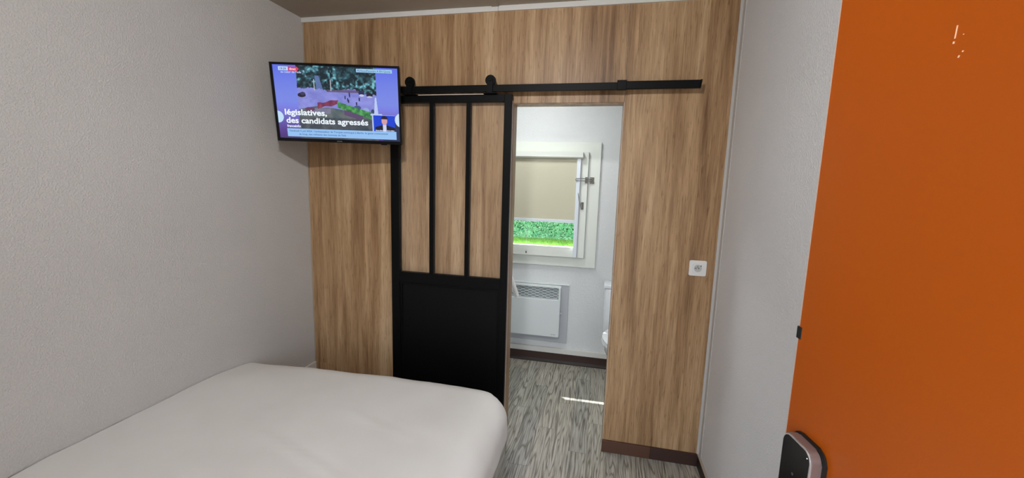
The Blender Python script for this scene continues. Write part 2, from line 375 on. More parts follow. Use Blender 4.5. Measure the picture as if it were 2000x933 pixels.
br = root('baseboard_right', (W, -1, 0), 'very dark brown skirting along the right wall', 'baseboard', kind='structure')
obj('skirting_board', box(W - .012, W, YF, -.001, .001, .068, .001), M_dbrown, br)
obj('top_bead', box(W - .013, W, YF, -.001, .068, .0705), M_bead, br)

# ---- washroom far wall, with a hole for the window
WX0, WX1, WZ0, WZ1 = .86, 1.615, .925, 1.735
fb = bmesh.new(); Y1 = YB + .15
box(0, WX0, YB, Y1, 0, H, bm=fb); box(WX1, W, YB, Y1, 0, H, bm=fb); box(WX0, WX1, YB, Y1, 0, WZ0, bm=fb); box(WX0, WX1, YB, Y1, WZ1, H, bm=fb)
S('wall_far', fb, M_bath, 'bright white rough plaster wall of the washroom with the window', 'wall')
bf = root('baseboard_far', (1.2, YB, 0), 'white board over a brown skirting below the washroom radiator', 'baseboard', kind='structure')
obj('white_board', box(0, W, YB - .028, YB, .088, .130, .002), M_white, bf)
obj('brown_skirting', box(0, W, YB - .010, YB, .022, .088), M_brown, bf)
cov = [(0, YB - .030, .0005), (0, YB, .0005), (0, YB, .022), (0, YB - .010, .022), (0, YB - .014, .010), (0, YB - .022, .003)]
obj('floor_coving', prism(cov, (W, 0, 0)), M_dbrown, bf)

# window
win = root('window_1', (1.24, YB, .84), 'white washroom window half covered by a beige roller blind', 'window', kind='structure')
obj('casing', ring_xz(.72, 1.755, .838, 1.830, .09, .09, .08, .078, YB - .022, YB, .001), M_winw, win)
obj('sash_frame', ring_xz(.815, 1.664, .919, 1.7505, .085, .072, .083, .083, YB - .050, YB - .012, .002), M_winw, win)
obj('frame_gap', ring_xz(.811, 1.668, .915, 1.7545, .006, .006, .006, .006, YB - .026, YB - .0215, 0), M_radgrey, win)
obj('reveal', ring_xz(WX0, WX1, WZ0, WZ1, .03, .03, .03, .03, YB - .012, Y1 - .03, .001), M_winw, win)
obj('pane', box(.90, 1.592, YB - .030, YB - .026, 1.002, 1.668), M_pane, win)
obj('sill', prism([(WX0 - .03, Y1 - .03, .915), (WX0 - .03, Y1 + .04, .905), (WX0 - .03, Y1 + .04, .917), (WX0 - .03, Y1 - .03, .932)], (WX1 - WX0 + .06, 0, 0)), M_winal, win)
for i in range(8):                                  # unseen slats added outside, cutting the sun to a narrow strip
    obj('sun_cut_slat', box(WX0 + .002, WX1 - .002, Y1 - .012, Y1 - .002, 1.432 + i * .038, 1.432 + i * .038 + .0385, .002), M_winal, win)
# hook and stay catches
lt = obj('latch_plate', box(1.643, 1.663, YB - .0535, YB - .050, 1.514, 1.562, .0008), M_brass, win)
l2 = obj('latch_plate', box(1.680, 1.712, YB - .0245, YB - .022, 1.512, 1.562, .0008), M_brass, win)
obj('latch_bolt', tube([(1.575, YB - .085, 1.549), (1.572, YB - .086, 1.541), (1.575, YB - .087, 1.533), (1.64, YB - .068, 1.533), (1.69, YB - .040, 1.535), (1.712, YB - .030, 1.530), (1.709, YB - .030, 1.515), (1.700, YB - .032, 1.512)], .0034, 8), M_chrome, win, smooth=50)
obj('latch_bolt', tube([(1.575, YB - .085, 1.549), (1.64, YB - .070, 1.551), (1.69, YB - .045, 1.550), (1.700, YB - .034, 1.545)], .0034, 8), M_chrome, win, smooth=50)
obj('catch_plate', box(1.622, 1.642, YB - .0535, YB - .050, 1.308, 1.366, .0008), M_brass, win)
obj('catch_lever', tube([(1.628, YB - .058, 1.312), (1.622, YB - .070, 1.345), (1.606, YB - .078, 1.380), (1.596, YB - .080, 1.440)], [.006, .006, .005, .003], 8), M_chrome, win, smooth=50)

# roller blind
bl = root('roller_blind', (1.24, YB - .05, 1.20), 'beige roller blind pulled two thirds down over the washroom window', 'blind')
cas = [(0, -.104, 1.752), (0, -.052, 1.752), (0, -.052, 1.702), (0, -.092, 1.702), (0, -.104, 1.712)]
obj('cassette', prism([(.83, YB + y, z) for _, y, z in cas], (.792, 0, 0), bev=.0015), M_winw, bl)
obj('guide_rail', box(1.577, 1.606, YB - .078, YB - .0505, .925, 1.702, .002), M_winal, bl)
obj('guide_rail', box(.865, .894, YB - .078, YB - .0505, .925, 1.702, .002), M_winal, bl)
obj('guide_edge', box(1.606, 1.6105, YB - .066, YB - .0505, .925, 1.702), M_radgrey, bl)
obj('fabric', box(.890, 1.583, YB - .0655, YB - .0645, 1.222, 1.704), M_blind, bl)
obj('bottom_bar', box(.896, 1.576, YB - .071, YB - .059, 1.199, 1.222, .003), M_winal, bl)
ch = [(1.196, YB - .056, 1.005 - .0), (1.196, YB - .060, .985), (1.197, YB - .058, .96)]
obj('pull_cord', tube([(1.200, YB - .0735, 1.203), (1.200, YB - .0745, 1.10), (1.199, YB - .0745, .952)], .0011, 6), M_winw, bl)
obj('cord_knob', cyl((1.199, YB - .0745, .938), (1.199, YB - .0745, .955), .0055, .0035, 10), M_brass, bl)

# ---- outside the window
S('ground', box(-14, 16, YB + .16, 14, -.25, -.15), M_stem, 'soil under the lawn outside the window', 'ground')
def grass():
    r = random.Random(5); bm = bmesh.new()
    vs = []; fs = []
    for i in range(30000):
        y = 1.35 + 8.4 * (r.random() ** .55); x = -2.6 + 6.2 * r.random(); h = .03 + .05 * r.random(); a = r.random() * 6.28; wd = .006 + .004 * r.random()
        dx, dy = math.cos(a) * wd, math.sin(a) * wd; n = len(vs); lx, ly = r.uniform(-.02, .02), r.uniform(-.02, .02)
        vs += [(x - dx, y - dy, -.15), (x + dx, y + dy, -.15), (x + lx, y + ly, -.15 + h)]; fs.append((n, n + 1, n + 2))
    me = D.meshes.new('grass'); me.from_pydata(vs, [], fs); bm.from_mesh(me); D.meshes.remove(me); return bm
lawn = root('lawn', (0, 5, -.15), 'sunlit green lawn outside the washroom window', 'lawn', kind='stuff')
obj('turf', box(-14, 16, YB + .17, 9.75, -.15, -.147), M_grass, lawn)
tag(obj('grass_blades', grass(), M_grass, lawn), kind='stuff')
hedge = root('hedge', (.5, 10.15, -.15), 'dense green leafy hedge at the end of the lawn outside', 'hedge')
def leaves():
    r = random.Random(9); vs = []; fs = []
    for i in range(52000):
        x = r.uniform(-4, 5); z = -.15 + 2.0 * r.random() ** 1.3; y = 9.87 + .12 * r.random() + .10 * noise.noise(Vector((x * 1.7, z * 2.3, 0)))
        s = r.uniform(.018, .036); q = Vector((r.uniform(-1, 1), r.uniform(-1.6, -.1), r.uniform(-.4, 1.2))).normalized().to_track_quat('Z', 'Y'); a = r.random() * 6.28
        n = len(vs)
        for u, v in ((-.9, 0), (0, -.45), (1, 0), (0, .45)):
            p = q @ Vector((math.cos(a) * u * s - math.sin(a) * v * s, math.sin(a) * u * s + math.cos(a) * v * s, 0)); vs.append((x + p.x, y + p.y, z + p.z))
        fs.append((n, n + 1, n + 2, n + 3))
    me = D.meshes.new('l'); me.from_pydata(vs, [], fs); bm = bmesh.new(); bm.from_mesh(me); D.meshes.remove(me); return bm
obj('hedge_core', box(-4, 5, 10.07, 10.75, -.15, 1.8, .05), simple('hedge_shade', (34, 62, 30), .9), hedge)
tag(obj('leaves', leaves(), M_leaf, hedge), kind='stuff')
# the walkway the entrance door opens on
S('skylight_blocker', box(-1.5, 4.5, -4.2, YF - .1, 2.55, 2.65), M_concrete, 'unseen concrete slab added over the walkway to hold back skylight', 'skylight_blocker')  # unseen slab, added to keep high skylight out of the doorway
S('walkway', box(-3, 6, -6.5, YF - .1, -.1, -.005), M_concrete, 'pale concrete walkway outside the entrance door', 'walkway')

# ================================================================ SLIDING DOOR AND ITS RAIL
door = root('door_1', (.935, -.04, .02), 'black framed sliding barn door with three upper panes, open beside the doorway', 'door', kind='structure')
DX0, DX1, DY0, DY1, DZ0, DZ1 = .585, 1.2865, -.055, -.020, .018, 1.967
obj('stile', box(DX1 - .0405, DX1, DY0, DY1, DZ0, DZ1, .0015), M_black, door)
obj('stile', box(DX0, DX0 + .0495, DY0, DY1, DZ0, DZ1, .0015), M_black, door)
obj('top_rail', box(DX0 + .0495, DX1 - .0405, DY0 + .001, DY1, 1.929, DZ1, .0015), M_black, door)
obj('lock_rail', box(DX0 + .0495, DX1 - .0405, DY0 + .001, DY1, .905, .966, .0015), M_black, door)
obj('bottom_rail', box(DX0 + .0495, DX1 - .0405, DY0 + .001, DY1, DZ0, .10, .0015), M_black, door)
obj('mullion', box(.8215, .8455, DY0 + .004, DY1 - .002, .966, 1.929, .001), M_black, door)
obj('mullion', box(1.0345, 1.0575, DY0 + .004, DY1 - .002, .966, 1.929, .001), M_black, door)
obj('lower_panel', box(DX0 + .0495, DX1 - .0405, DY0 + .014, DY1 - .008, .10, .905), M_blackp, door)
obj('panel_bead', ring_xz(DX0 + .0495, DX1 - .0405, .10, .905, .014, .014, .014, .014, DY0 + .007, DY0 + .014, .001), M_black, door)
for a, b in ((DX0 + .0495, .8215), (.8455, 1.0345), (1.0575, DX1 - .0405)):
    obj('glass_pane', box(a, b, -.040, -.036, .966, 1.929), M_dpane, door)
obj('top_strip', box(.755, 1.132, -.050, -.040, DZ1, DZ1 + .0045), simple('pale_top_strip', (226, 214, 196), .5), door)
obj('edge_reflection_strip', box(DX1, DX1 + .0012, DY0 + .020, DY1, DZ0, DZ1 - .03), simple('pinkish_edge_reflection', (176, 150, 140), .5), door)  # pinkish reflection on the door's side face, put in as a coloured strip

rail = root('sliding_door_rail', (1.25, -.055, 2.0), 'long black steel rail the barn door hangs from across the oak wall', 'rail')
obj('track_bar', box(.30, 1.822, -.064, -.052, 1.9775, 2.0135, .0015), M_black, rail)
obj('track_sleeve', box(1.822, 2.205, -.067, -.049, 1.9795, 2.0175, .003), M_black, rail)
cl = bmesh.new(); box(1.820, 1.866, -.0695, -.0465, 1.9765, 2.0225, .002, bm=cl)
obj('joint_clamp', cl, M_black, rail)
obj('end_cap', prism([(2.205, -.0675, 1.9785), (2.2085, -.0675, 1.9785), (2.2135, -.0675, 2.0185), (2.205, -.0675, 2.0185)], (0, .019, 0)), M_black, rail)
for xx in (.42, .86, 1.31, 1.84, 2.15):
    b2 = cyl((xx, -.052, 1.998), (xx, 0.0, 1.998), .009, seg=16)
    obj('spacer', b2, M_black, rail, smooth=40)
for xx, lab in ((.712, 'black wheel hanger clamped on the rail next to the television'), (1.1705, 'black wheel hanger on the rail above the right end of the barn door')):
    hg = root('rail_hanger', (xx, -.06, 1.967), lab, 'hanger', group='wheel hangers of the sliding barn door')
    wh = cyl((xx, -.072, 2.0355), (xx, -.050, 2.0355), .0275, seg=40, bev=.003)
    wo_ = obj('wheel', wh, M_black, hg, smooth=40)
    obj('hub_bolt', cyl((xx, -.0845, 2.0355), (xx, -.0790, 2.0355), .0085, seg=6), M_black, wo_)
    st = prism([(xx - .0155, -.079, 1.969), (xx + .0155, -.079, 1.969), (xx + .0155, -.079, 2.030)] + [(xx + .0155 * math.cos(a), -.079, 2.036 + .0155 * math.sin(a)) for a in np.linspace(.1, math.pi - .1, 9)] + [(xx - .0155, -.079, 2.030)], (0, .006, 0))
    obj('strap', st, M_black, hg)
    obj('mounting_plate', box(xx - .038, xx + .038, -.079, -.024, 1.9672, 1.9712, .0008), M_black, hg)

# ================================================================ TELEVISION
Rv = Vector((0.97677449, 0.21421046, -0.00504783)); Uv = Vector((0.03488549, -0.1357415, 0.99012991)); Nv = Vector((0.21141098, -0.96730974, -0.14006167))
TM = Matrix((Rv, -Nv, Uv)).transposed().to_4x4()
TVC = Vector((1.7764, -2.2523, 1.513)) + (Vector((0.248, -0.05, 1.925)) - Vector((1.7764, -2.2523, 1.513))) * .884
TM.translation = TVC
tw_, th_ = .735 * .884, .435 * .884
tv = root('television', None, 'black flat television showing a news broadcast, tilted down in the left corner', 'television', matrix=TM)
WB[tv.name] = Vector((0, 0, 0))
bl_, br_, bt_, bbm = .0135, .0095, .0115, .0165
obj('bezel', ring_xz(-tw_ / 2, tw_ / 2, -th_ / 2, th_ / 2, bl_, br_, bbm, bt_, 0, .012, .0015), M_tvblack, tv)
bk = box(-tw_ / 2 + .002, tw_ / 2 - .002, .012, .034, -th_ / 2 + .002, th_ / 2 - .002, .004); box(-.19, .19, .034, .062, -.14, .09, .008, bm=bk)
obj('rear_housing', bk, M_tvblack, tv)
# the picture: a grid of emissive cells
sx0, sx1, sz0, sz1 = -tw_ / 2 + bl_, tw_ / 2 - br_, -th_ / 2 + bbm, th_ / 2 - bt_
GW, GH = 448, 256
def picture():
    u, v = np.meshgrid((np.arange(GW) + .5) / GW, (np.arange(GH) + .5) / GH)        # v down
    rs = np.random.RandomState(4)
    def nz(fx, fy, seed, oct=3):
        r = np.random.RandomState(seed); out = np.zeros_like(u); amp = 1
        for o in range(oct):
            gx, gy = int(fx * 2 ** o) + 2, int(fy * 2 ** o) + 2; g = r.rand(gy, gx); X = u * (gx - 1.001); Y = v * (gy - 1.001)
            i = X.astype(int); j = Y.astype(int); a = X - i; b = Y - j; a = a * a * (3 - 2 * a); b = b * b * (3 - 2 * b)
            out += amp * ((g[j, i] * (1 - a) + g[j, i + 1] * a) * (1 - b) + (g[j + 1, i] * (1 - a) + g[j + 1, i + 1] * a) * b); amp *= .6
        return out / sum(.6 ** o for o in range(oct))
    C = np.zeros((GH, GW, 3))
    def mixin(mask, col, alpha=1.0):
        nonlocal C
        k = np.clip(mask.astype(float) * alpha, 0, 1)[..., None]; col = np.array(col, float)
        if col.ndim == 1: col = col[None, None, :]
        C = C * (1 - k) + col * k
    side = np.stack([92 + 30 * np.sin(v * 3.1) - 50 * np.clip(v - .6, 0, 1), 112 + 26 * np.sin(v * 3.1) - 150 * np.clip(v - .5, 0, .4), 232 - 260 * np.clip(v - .55, 0, .45)], -1)
    C = side
    mixin((u > .86) & (v > .72), (38, 48, 82))
    vl, vr = .185 - .012 * v, .822
    vid = (u > vl) & (u < vr)
    mixin(vid, (140, 140, 214)); road = nz(12, 10, 1)
    mixin(vid, np.stack([112 + 44 * road, 116 + 44 * road, 196 + 40 * road], -1))
    tn = nz(44, 26, 2, 2); tn2 = nz(10, 7, 3)
    treeline = .31 + .012 * np.sin(u * 17) + .05 * np.clip((u - .62) * 12, 0, 1) + .05 * (tn - .5)
    trees = vid & (v < treeline)
    tcol = np.clip(.06 + 1.5 * (tn - .38) * (.6 + .9 * (tn2 > .5)), 0, 1)[..., None] * np.array([112, 165, 170]) + np.array([14, 34, 44])
    mixin(trees, np.clip(tcol, 0, 255))
    mixin(trees & (np.abs(u - .345 - .10 * (v - .12)) < .016 + .05 * (v - .12)) & (v > .13), (96, 120, 176), .9)       # lane between the trees
    mixin(vid & (v > .31) & (v < .345) & (u > .42) & (u < .68), (88, 70, 92), .7)
    for cx, cy, rx, ry, c in ((.212, .395, .034, .030, (34, 30, 48)), (.222, .375, .022, .022, (60, 58, 92)), (.70, .345, .024, .034, (36, 44, 92)), (.70, .375, .020, .016, (196, 200, 232)), (.765, .37, .026, .034, (24, 26, 44)), (.765, .392, .022, .012, (190, 196, 226)),
                              (.66, .545, .030, .030, (70, 84, 140)), (.73, .575, .026, .032, (150, 168, 220)), (.785, .60, .016, .04, (60, 66, 110))):
        mixin(vid & (((u - cx) / rx) ** 2 + ((v - cy) / ry) ** 2 < 1), c)
    for cx, cy in ((.565, .41), (.60, .36), (.603, .385), (.585, .44), (.59, .46), (.68, .43), (.655, .49)):     # walkers, a few cells each
        mixin(vid & (np.abs(u - cx) < .005) & (np.abs(v - cy) < .022), (44, 40, 84))
    for cx in (.32, .455):
        mixin(vid & (np.abs(u - cx) < .003) & (v > .18) & (v < .33), (190, 190, 200))
    low = vid & (v > .60 + .04 * np.sin(u * 9 + 1) - .03 * (u < .35)); g2 = nz(20, 14, 6)
    mixin(low, np.stack([62 + 60 * g2, 84 + 40 * g2, 92 + 30 * g2], -1))
    mixin(low & (v > .70), np.stack([40 + 60 * g2, 50 + 50 * g2, 66 + 40 * g2], -1), .85)
    mixin(vid & (u > .28) & (u < .44) & (v > .57) & (v < .64), (150, 138, 190), .5)
    hx = (u > .335) & (u < .505) & (np.abs(v - (.535 - .06 * (u - .335) / .17)) < .034 + .008 * np.sin(u * 60))
    mixin(vid & hx, np.stack([96 + 60 * tn, 36 + 40 * tn, 66 + 40 * tn], -1))
    mixin(vid & (((u - .27) / .04) ** 2 + ((v - .585) / .028) ** 2 < 1), (104, 60, 96))
    ct = .505 + .50 * (u - .50); gh = (u > .498) & (u < .80) & (v > ct - .035) & (v < ct + .05 + .04 * (u - .5))
    mixin(vid & gh, np.stack([34 + 70 * tn, 78 + 120 * tn, 56 + 50 * tn], -1))
    mixin(vid & (u > .55) & (u < .70) & (v > ct + .05) & (v < ct + .12), (92, 64, 112), .8)
    # pale cone and inset window with the presenter
    mixin((v > .40) & (v < .645) & (np.abs(u - .812) < .006 + .05 * np.clip((v - .40), 0, 1) + .03 * (v > .62)), (188, 206, 248))
    mixin((u > .775) & (u < .962) & (v > .638) & (v < .885), (188, 200, 244)); mixin((u > .786) & (u < .962) & (v > .640) & (v < .885), (16, 66, 214))
    mixin((u > .80) & (u < .962) & (v > .77) & (v < .86) & ((v - .77) > .5 * np.abs(u - .875) - .004), (22, 22, 44))
    mixin((u > .862) & (u < .89) & (v > .765) & (v < .862), (206, 214, 246))
    mixin(((u - .876) / .024) ** 2 + ((v - .715) / .058) ** 2 < 1, (214, 160, 170)); mixin((((u - .876) / .026) ** 2 + ((v - .68) / .035) ** 2 < 1) & (v < .69), (34, 26, 40))
    ar = GW * 0 + (sx1 - sx0) / (sz1 - sz0)
    mixin(((u - .0) * ar) ** 2 + (v - .705) ** 2 < .083 ** 2 * .98, (196, 226, 252)); mixin(((u - 1.02) * ar) ** 2 + (v - .70) ** 2 < .10 ** 2, (206, 230, 250))
    mixin((u > .065) & (u < .970) & (v > .865) & (v < .975), (150, 196, 246))
    mixin((u > .045) & (u < .122) & (v > .022) & (v < .075), (196, 218, 250)); mixin((u > .122) & (u < .195 + .015 * (1 - np.abs(v - .05) / .027)) & (v > .022) & (v < .077), (214, 58, 96))
    mixin((u > .668) & (u < .955) & (v > .020) & (v < .068), (160, 204, 242))
    return C
C = picture(); lin = np.where(C / 255 <= .04045, C / 255 / 12.92, ((C / 255 + .055) / 1.055) ** 2.4)
gv = [(sx0 + (sx1 - sx0) * i / GW, .0055, sz1 - (sz1 - sz0) * j / GH) for j in range(GH + 1) for i in range(GW + 1)]
gf = [(j * (GW + 1) + i, (j + 1) * (GW + 1) + i, (j + 1) * (GW + 1) + i + 1, j * (GW + 1) + i + 1) for j in range(GH) for i in range(GW)]
sm = D.meshes.new('screen'); sm.from_pydata(gv, [], gf)
ca = sm.color_attributes.new('picture', 'FLOAT_COLOR', 'CORNER')
ca.data.foreach_set('color', np.repeat(np.concatenate([lin.reshape(-1, 3), np.ones((GW * GH, 1))], 1), 4, axis=0).astype(np.float32).ravel())
M_screen = emitter('screen_picture', (0, 0, 0), .95, 'picture'); sm.materials.append(M_screen)
so = D.objects.new('screen', sm); COL.objects.link(so); so.parent = tv; WB[so.name] = Vector((0, 0, 0))
def UV(u, v): return sx0 + (sx1 - sx0) * u, sz1 - (sz1 - sz0) * v
def caption(s, u, v, size, col, width, bold=0.0, strength=1.0, lift=.0050, name='caption'):
    X, Z = UV(u, v); bm = text_bm(s, size, bold=bold, width=width * (sx1 - sx0) if width else None)
    bmesh.ops.translate(bm, verts=bm.verts, vec=(X, lift, Z))
    return obj(name, bm, emitter('caption_ink', col, strength), so, center=False)
caption('législatives,', .060, .672, .0400, (238, 246, 255), .345, .0011)
caption('des candidats agressés', .066, .785, .0400, (238, 246, 255), .675, .0011)
caption('franceinfo:', .068, .845, .0180, (225, 232, 252), .115, .0006)
caption('19:39', .058, .066, .0155, (70, 90, 130), .050, .0003)
caption('direct', .134, .066, .0150, (255, 220, 232), .052, .0004)
caption('au cœur de l\'info', .062, .106, .0140, (200, 214, 250), .165, .0002)
caption('PS:NouvPouvoirs A EN Quota', .678, .058, .0140, (60, 104, 130), .265, .0001)
caption('Vendredi 5 juil 2024 : l\'ambassadeur de Turquie convoqué à Berlin, le geste controversé', .080, .908, .0125, (44, 84, 140), .82, .0001)
caption('du loup, des militants des hommes de l\'Isle', .160, .952, .0125, (44, 84, 140), .39, .0001)
caption('direct-décodeurs de la chaîne', .800, .858, .0095, (220, 232, 255), .155, .0002)
bt = text_bm('SAMSUNG', .008, width=.026); bmesh.ops.translate(bt, verts=bt.verts, vec=(-.013, -.0004, -th_ / 2 + .0045)); obj('maker_mark', bt, simple('grey_print', (150, 150, 155), .5), tv, center=False)
obj('sensor_bump', box(.215, .245, .002, .012, -th_ / 2 - .0045, -th_ / 2 + .001, .0015), M_tvblack, tv)
# bracket
bpos = TM @ Vector((0, .062, 0.0))
brk = root('television_bracket', (bpos.x, -.02, bpos.z), 'black swing arm bracket behind the television on the oak wall', 'bracket')
obj('wall_plate', box(bpos.x - .05, bpos.x + .05, -.006, -.0005, bpos.z - .10, bpos.z + .10, .001), M_black, brk)
obj('arm', tube([(bpos.x, -.006, bpos.z), (bpos.x + .03, -.08, bpos.z), tuple(TM @ Vector((0, .0635, 0)))], .014, 12), M_black, brk, smooth=40)

# ================================================================ BED
bed = root('bed', (.71, -1.3, 0), 'double bed against the left wall, under the white cover', 'bed')
obj('bed_base', box(.03, 1.345, -2.12, -.50, .10, .262, .01), M_bedbase, bed)
for lx in (.10, 1.27):
    for ly in (-2.04, -.60): obj('leg', cyl((lx, ly, .0005), (lx, ly, .10), .022, .028, 16), M_black, bed, smooth=40)
obj('mattress', box(.03, 1.375, -2.13, -.47, .268, .488, .035, 3), simple('mattress_ticking', (220, 218, 212), .9), bed)
def duvet_bm():
    X0, X1, Y0, Y1_, Z0, Z1 = -.13, 1.418, -2.165, -.405, .25, .535; r = .112
    nx, ny, nzz = 70, 84, 14
    bm = bmesh.new(); grid = {}
    def P(x, y, z):
        c = Vector((min(max(x, X0 + r), X1 - r), min(max(y, Y0 + r), Y1_ - r), min(max(z, Z0 + r), Z1 - r)))
        d = Vector((x, y, z)) - c
        cc = .06                                            # extra plan rounding of the corners
        p = c + (d.normalized() * r if d.length > 1e-9 else d)
        return p
    def vert(i, j, k_):
        key = (i, j, k_)
        if key in grid: return grid[key]
        x = X0 + (X1 - X0) * i / nx; y = Y0 + (Y1_ - Y0) * j / ny; z = Z0 + (Z1 - Z0) * k_ / nzz
        p = P(x, y, z)
        # plan corner rounding
        R2 = .17; cx, cy = X1 - R2, Y1_ - R2
        if p.x > cx and p.y > cy:
            d = Vector((p.x - cx, p.y - cy)); m = max(d.x, d.y); L_ = d.length
            if L_ > 0:
                s = 1 - (1 - m / L_) * (m / R2) * .9; p.x = cx + d.x * s; p.y = cy + d.y * s
        n1 = noise.noise(Vector((p.x * 3.1, p.y * 2.3, p.z * 3))) * .010 + noise.noise(Vector((p.x * 9 + p.y * 4, p.y * 7, p.z * 6))) * .0035
        n1 += noise.noise(Vector((p.x * 22 + 5, p.y * 14, p.z * 10))) * .0010
        p.z += n1 * (1 if p.z > .4 else .3)
        if p.x > X1 - .06: p.x += noise.noise(Vector((p.y * 9, p.z * 12, 3))) * .006
        if p.y > Y1_ - .1: p.y += noise.noise(Vector((p.x * 8, p.z * 12, 7))) * .006
        # long fold lines pressed in the cloth
        for (ax, ay, bx, by, amp) in ((.55, -1.02, 1.02, -1.18, .0022), (.75, -.80, 1.15, -.92, .0016), (.25, -.95, .60, -1.45, .0016), (.9, -1.3, 1.3, -1.6, .002)):
            A = Vector((ax, ay)); B = Vector((bx, by)); ab = B - A; tt = max(0, min(1, (Vector((p.x, p.y)) - A).dot(ab) / ab.length_squared)); dd = (Vector((p.x, p.y)) - A - ab * tt).length
            if p.z > .5: p.z += 1.3 * amp * math.exp(-(dd / .014) ** 2) - amp * .9 * math.exp(-((dd - .026) / .014) ** 2)
        if p.z > .4 and p.x < .4: p.z += .010 * (1 - max(p.x, 0) / .4)
        if p.y > -.78 and p.x < .55 and p.z > .3: p.z -= .045 * ((p.y + .78) / .36) ** 2 * (1 - max(p.x, 0) / .55)
        p.x = max(p.x, .004)
        v = bm.verts.new(p); grid[key] = v; return v
    def face(a, b, c, d):
        vs = []
        for q in (a, b, c, d):
            v = vert(*q)
            if v not in vs: vs.append(v)
        if len(vs) > 2:
            try: bm.faces.new(vs)
            except ValueError: pass
    for i in range(nx):
        for j in range(ny): face((i, j, nzz), (i + 1, j, nzz), (i + 1, j + 1, nzz), (i, j + 1, nzz))
        for k_ in range(nzz):
            face((i, ny, k_), (i + 1, ny, k_), (i + 1, ny, k_ + 1), (i, ny, k_ + 1)); face((i, 0, k_), (i + 1, 0, k_), (i + 1, 0, k_ + 1), (i, 0, k_ + 1))
    for j in range(ny):
        for k_ in range(nzz): face((nx, j, k_), (nx, j + 1, k_), (nx, j + 1, k_ + 1), (nx, j, k_ + 1))
    bmesh.ops.remove_doubles(bm, verts=bm.verts, dist=.0002)
    return bm
dv = obj('bedspread', duvet_bm(), M_duvet, smooth=75); tag(dv, 'smooth white cover tucked round the mattress of the bed', 'bedspread')

# ================================================================ ORANGE ENTRANCE DOOR
E_ = Vector((2.2, -1.302, 0)); dvv = Vector((-.155, .988, 0)).normalized()
DL = .86
# door frame: local x runs from the free edge to the hinge, local y = away from the room (towards the right wall), z up
DM = Matrix(((-dvv.x, .98791652, 0, E_.x), (-dvv.y, .1549869, 0, E_.y), (0, 0, 1, .008), (0, 0, 0, 1)))
d2 = root('door_2', None, 'orange entrance door standing open along the right wall', 'door', kind='structure', matrix=DM)
WB[d2.name] = Vector((0, 0, 0))
obj('leaf', box(.0015, DL, 0, .038, 0, 2.02, .0015), M_orange, d2)
obj('edge_lipping', box(-.0015, .0015, .0012, .037, 0.001, 2.019), M_orangedge, d2)
lb_ = box(-.004, .0105, -.0015, .026, 1.194, 1.220, .0012)
obj('latch_bolt', lb_, M_dark, d2)
for (s0, z0, s1, z1, wd) in ((.2415, 1.741, .2408, 1.724, .0010), (.2402, 1.7205, .2400, 1.7175, .0014), (.2520, 1.7265, .2521, 1.7255, .0008), (.2555, 1.7045, .2548, 1.7025, .0011), (.2512, 1.6995, .2502, 1.6965, .0012)):
    obj('paint_chip', tube([(s0, -.0001, z0 - .008), (s1, -.0001, z1 - .008)], wd, 6), M_chip, d2)
for hz in (.25, 1.0, 1.78): obj('hinge', cyl((DL + .004, .004, hz - .04), (DL + .004, .004, hz + .04), .006, seg=14), M_chrome, d2, smooth=40)
def rr_slab(s0, s1, z0, z1, y0, y1, r, bev):
    pts = [(x_, y1, z_) for x_, z_ in rrect(s1 - s0, z1 - z0, r, 7, (s0 + s1) / 2, (z0 + z1) / 2)]
    return prism(pts, (0, y0 - y1, 0), bev=bev)
# electronic lock: part group of the door
lk = obj('lock_back_plate', rr_slab(.034, .1315, .770, 1.014, -.008, -.0005, .024, .002), M_dark, d2, smooth=40)
obj('lock_housing', rr_slab(.037, .1275, .774, 1.011, -.026, -.008, .022, .002), M_bronze, lk, smooth=40)
obj('lock_rim', rr_slab(.039, .1255, .776, 1.0095, -.0285, -.026, .021, .0008), M_silver, lk, smooth=40)
obj('lock_face', rr_slab(.0415, .123, .779, 1.007, -.0292, -.0284, .019, .0002), M_lockblack, lk, smooth=40)
obj('lock_lamp', cyl((.1165, -.0296, .9965), (.1165, -.0290, .9965), .0011, seg=10), M_led, lk)
obj('lock_mark', cyl((.082, -.0295, .938), (.082, -.0291, .938), .003, seg=12), simple('faint_grey_mark', (62, 62, 64), .5), lk)
for o_c in lk.children:                                    # children were given in the door's frame
    o_c.location = o_c.location + WB[lk.name] - WB[lk.name]

# ================================================================ WALL SOCKET
sk = root('wall_socket', (2.2817, -.005, 1.058), 'white square wall socket on the oak wall beside the right corner', 'socket')
def sq(w_, h_, y0, y1, r, bev, cx=2.2817, cz=1.0973, hole=None):
    return prism([(x_, y1, z_) for x_, z_ in rrect(w_, h_, r, 6, cx, cz)], (0, y0 - y1, 0), bev=bev)
obj('cover_plate', sq(.083, .080, -.0085, -.0003, .007, .002), M_socket, sk, smooth=40)
insb = bmesh.new()                                        # insert with round recess: annulus fan
cx, cz = 2.2817, 1.0973; nseg = 48; ro = []; ri = []; rb = []
for i in range(nseg):
    a = 2 * math.pi * i / nseg; ca_, sa_ = math.cos(a), math.sin(a); k_ = .0255 / max(abs(ca_), abs(sa_)); k_ = min(k_, .030)
    ro.append(insb.verts.new((cx + k_ * ca_, -.0125, cz + k_ * sa_))); ri.append(insb.verts.new((cx + .0195 * ca_, -.0125, cz + .0195 * sa_))); rb.append(insb.verts.new((cx + .0185 * ca_, .004, cz + .0185 * sa_)))
rs_ = [insb.verts.new(v.co + Vector((0, .0042, 0)) + (v.co - Vector((cx, v.co.y, cz))) * .03) for v in ro]
for i in range(nseg):
    n = (i + 1) % nseg
    insb.faces.new((ro[i], ro[n], ri[n], ri[i])); insb.faces.new((ri[i], ri[n], rb[n], rb[i])); insb.faces.new((rs_[i], rs_[n], ro[n], ro[i]))
insb.faces.new(rb)
obj('socket_insert', insb, M_socket, sk, smooth=40)
